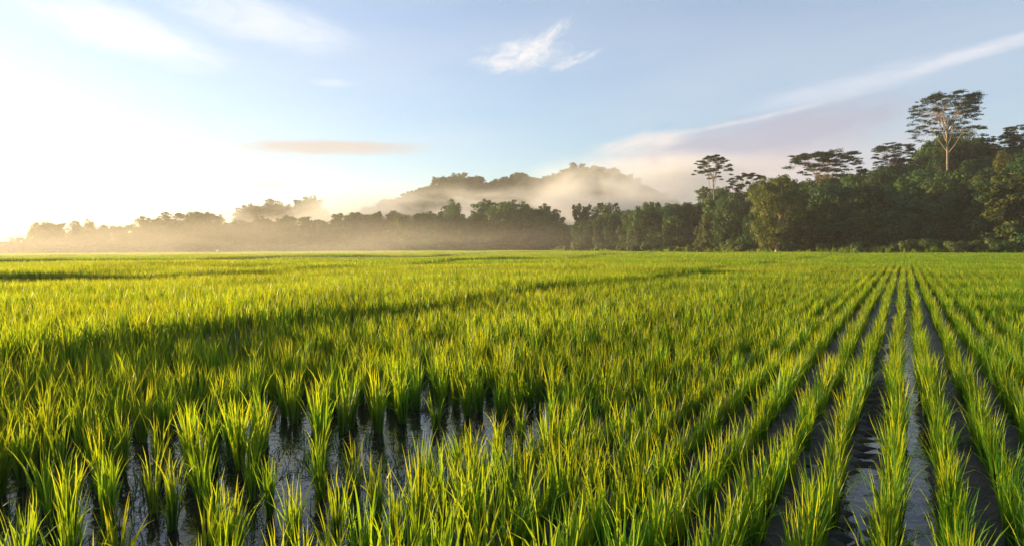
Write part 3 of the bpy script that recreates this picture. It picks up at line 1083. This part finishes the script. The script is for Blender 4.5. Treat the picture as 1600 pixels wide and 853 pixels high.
emergent(574, 331, 370, BUSHY[1], 12.6, 'small crowned tree sticking up near the right end of the left belt', 2.5, span_k=0.4, z=0.4)

# undergrowth closing the foot of the belts
def undergrowth(name, px0, px1, D0, D1, n, label, seed):
    gg = np.random.default_rng(seed)
    px = gg.uniform(px0, px1, n); D = gg.uniform(D0, D1, n)
    sc_ = gg.uniform(1.0, 2.3, n)
    instancer(name, np.stack([(px - 800) / F * D, D, np.full(n, 0.3)], -1), np.stack([0 * px, 0 * px, gg.uniform(0, 6.28, n)], -1),
              np.stack([sc_ * 1.5, sc_ * 1.5, sc_], -1), np.arange(n) % 3, [m[1] for m in SHRUB_DARK], label, 'undergrowth')


SHRUB_DARK = [shrub(190 + s, 3.0, M_LEAF) for s in range(3)]
undergrowth('undergrowth', -140, 690, 326, 362, 420, 'dark undergrowth at the foot of the misty left tree belt', 12)
undergrowth('undergrowth', 640, 890, 250, 292, 150, 'dark undergrowth at the foot of the centre tree belt', 13)

# ---- far ridge behind the mist
RIDGE = [(420, 372), (500, 345), (540, 336), (580, 320), (620, 305), (660, 293), (690, 281), (720, 271), (745, 280), (775, 281), (815, 267), (840, 278), (870, 272), (905, 259), (945, 263), (972, 274), (1000, 287), (1035, 303), (1075, 330), (1120, 362), (1250, 385)]
RD = 610.0


def ridge_z(px, D):
    top = CAM_H + (389 - np.interp(px, [p[0] for p in RIDGE], [p[1] for p in RIDGE])) / F * RD - 11.5
    return np.maximum(top, -1) * smooth(RD - 190, RD, D) * (1 - smooth(RD + 20, RD + 160, D))


def ridge_mesh():
    P, D = np.meshgrid(np.linspace(400, 1270, 120), np.linspace(RD - 200, RD + 165, 40))
    X = (P - 800) / F * D
    Z = ridge_z(P, D) - 0.5 + (N2(X * .04, D * .04) - .5) * 4 * smooth(RD - 190, RD - 120, D)
    ny, nx = X.shape
    i = np.arange(ny * nx).reshape(ny, nx)
    f = np.stack([i[:-1, :-1], i[:-1, 1:], i[1:, 1:], i[1:, :-1]], -1).reshape(-1, 4)
    mb = MB(); mb.add(np.stack([X, D, Z], -1).reshape(-1, 3), f)
    return mb.mesh('distant_hill', M_HILL, True)


link('distant_hill', ridge_mesh(), kind='structure')
gg = np.random.default_rng(8)
for k in range(120):
    px = 500 + 580 * (k + gg.random()) / 120
    D = RD + gg.uniform(-14, 14)
    x, y = at(px, D)
    pr = BUSHY[k % 6]
    s = (0.45 + 1.0 * gg.random() ** 2) * (0.85 if px < 680 else 1.0)
    place(pr, 'ridge_tree', 'small dark tree on the skyline of the misty hill', 'tree', x, y, float(ridge_z(px, D)) - 1.5, s, gg.uniform(0, 6.28), 'trees on the hill skyline', sx=s * gg.uniform(0.9, 1.5))
pts, rot, scl = [], [], []
for k in range(900):
    px = gg.uniform(430, 1180); D = RD - 8 - abs(gg.normal(0, 70))
    if D < RD - 185: continue
    x, y = at(px, D)
    pts.append((x, y, float(ridge_z(px, D)) - 2)); rot.append((0, 0, gg.uniform(0, 6.28))); s = gg.uniform(0.6, 1.1); scl.append((s * 1.3, s * 1.3, s))
instancer('hill_forest', pts, rot, scl, np.arange(len(pts)) % 6, [b[1] for b in BUSHY], 'hazy forest covering the slope of the distant hill', 'forest')

# ------------------------------------------------------------------ air: even haze plus drifting mist banks
def box_mesh(x0, x1, y0, y1, z0, z1):
    V = [(x, y, z) for z in (z0, z1) for y in (y0, y1) for x in (x0, x1)]
    Fc = [(0, 2, 3, 1), (4, 5, 7, 6), (0, 1, 5, 4), (2, 6, 7, 3), (0, 4, 6, 2), (1, 3, 7, 5)]
    mb = MB(); mb.add(V, Fc)
    return mb.mesh('haze', None)


HAZE = 0.00026
m_, t_ = new_mat('haze_air')
pv = t_.n('ShaderNodeVolumePrincipled')
pv.inputs['Color'].default_value = (0.93, 0.93, 0.95, 1)
pv.inputs['Density'].default_value = HAZE
pv.inputs['Anisotropy'].default_value = 0.4
o_ = t_.n('ShaderNodeOutputMaterial'); t_.t.links.new(pv.outputs[0], o_.inputs['Volume'])
me = box_mesh(-1400, 1400, -120, 1250, -2.5, 92)
me.materials.append(m_)
link('haze', me, kind='stuff', label='thin morning haze filling the air over the whole field', category='haze')


def mist(name, px, D, z, rad, dens, rot, nscale, lo, hi, label, tone=(0.95, 0.92, 0.86)):
    """drifting bank of mist: an ellipsoid of uneven, soft edged density"""
    mb = MB()
    nu, nv = 24, 12
    V, Fc = [], []
    for j in range(nv + 1):
        ph = math.pi * j / nv
        for i in range(nu):
            th = 2 * math.pi * i / nu
            V.append((math.sin(ph) * math.cos(th), math.sin(ph) * math.sin(th), math.cos(ph)))
    for j in range(nv):
        for i in range(nu):
            a, b = j * nu + i, j * nu + (i + 1) % nu
            Fc.append((a, a + nu, b + nu, b))
    mb.add(V, Fc)
    m, t = new_mat(name)
    tc_ = t.n('ShaderNodeTexCoord')
    ln = t.n('ShaderNodeVectorMath', operation='LENGTH'); t.put(ln.inputs[0], tc_.outputs['Object'])
    fall = t.ramp(ln.outputs['Value'], 1.0, 0.25)
    mp = t.n('ShaderNodeMapping'); t.put(mp.inputs['Vector'], tc_.outputs['Object'])
    mp.inputs['Scale'].default_value = (nscale, nscale * rad[1] / rad[0], nscale * 0.35)
    mp.inputs['Location'].default_value = (px * 0.013, D * 0.07, 0)
    nz = t.ramp(t.noise(mp.outputs[0], 1.0, 5, 0.6, 0.4), lo, hi)
    p = t.n('ShaderNodeVolumePrincipled')
    p.inputs['Color'].default_value = tone + (1,)
    p.inputs['Anisotropy'].default_value = 0.12
    t.put(p.inputs['Density'], t.m('MULTIPLY', t.m('MULTIPLY', fall, nz), dens))
    o = t.n('ShaderNodeOutputMaterial'); t.t.links.new(p.outputs[0], o.inputs['Volume'])
    ob = link(name, mb.mesh(name, m), kind='stuff', label=label, category='mist')
    x, y = at(px, D)
    ob.location = (x, y, z); ob.scale = rad; ob.rotation_euler = (0, 0, R(rot))
    return ob


mist('mist_bank', 740, 400, 20, (190, 45, 23), 0.055, 4, 4.5, 0.38, 0.68, 'pale mist bank lying in front of the distant hill', (0.86, 0.90, 0.97))
mist('mist_bank', 1045, 380, 31, (105, 45, 27), 0.065, 0, 3.4, 0.34, 0.66, 'mist swallowing the right end of the distant hill', (0.86, 0.90, 0.97))
mist('ground_mist', 120, 285, 5, (190, 60, 13), 0.0020, 0, 2.6, 0.25, 0.65, 'glowing ground mist at the foot of the left tree belt')
mist('field_mist', 60, 95, 2.5, (95, 78, 5.5), 0.010, 0, 3.4, 0.32, 0.7, 'thin golden mist floating over the left of the rice field')
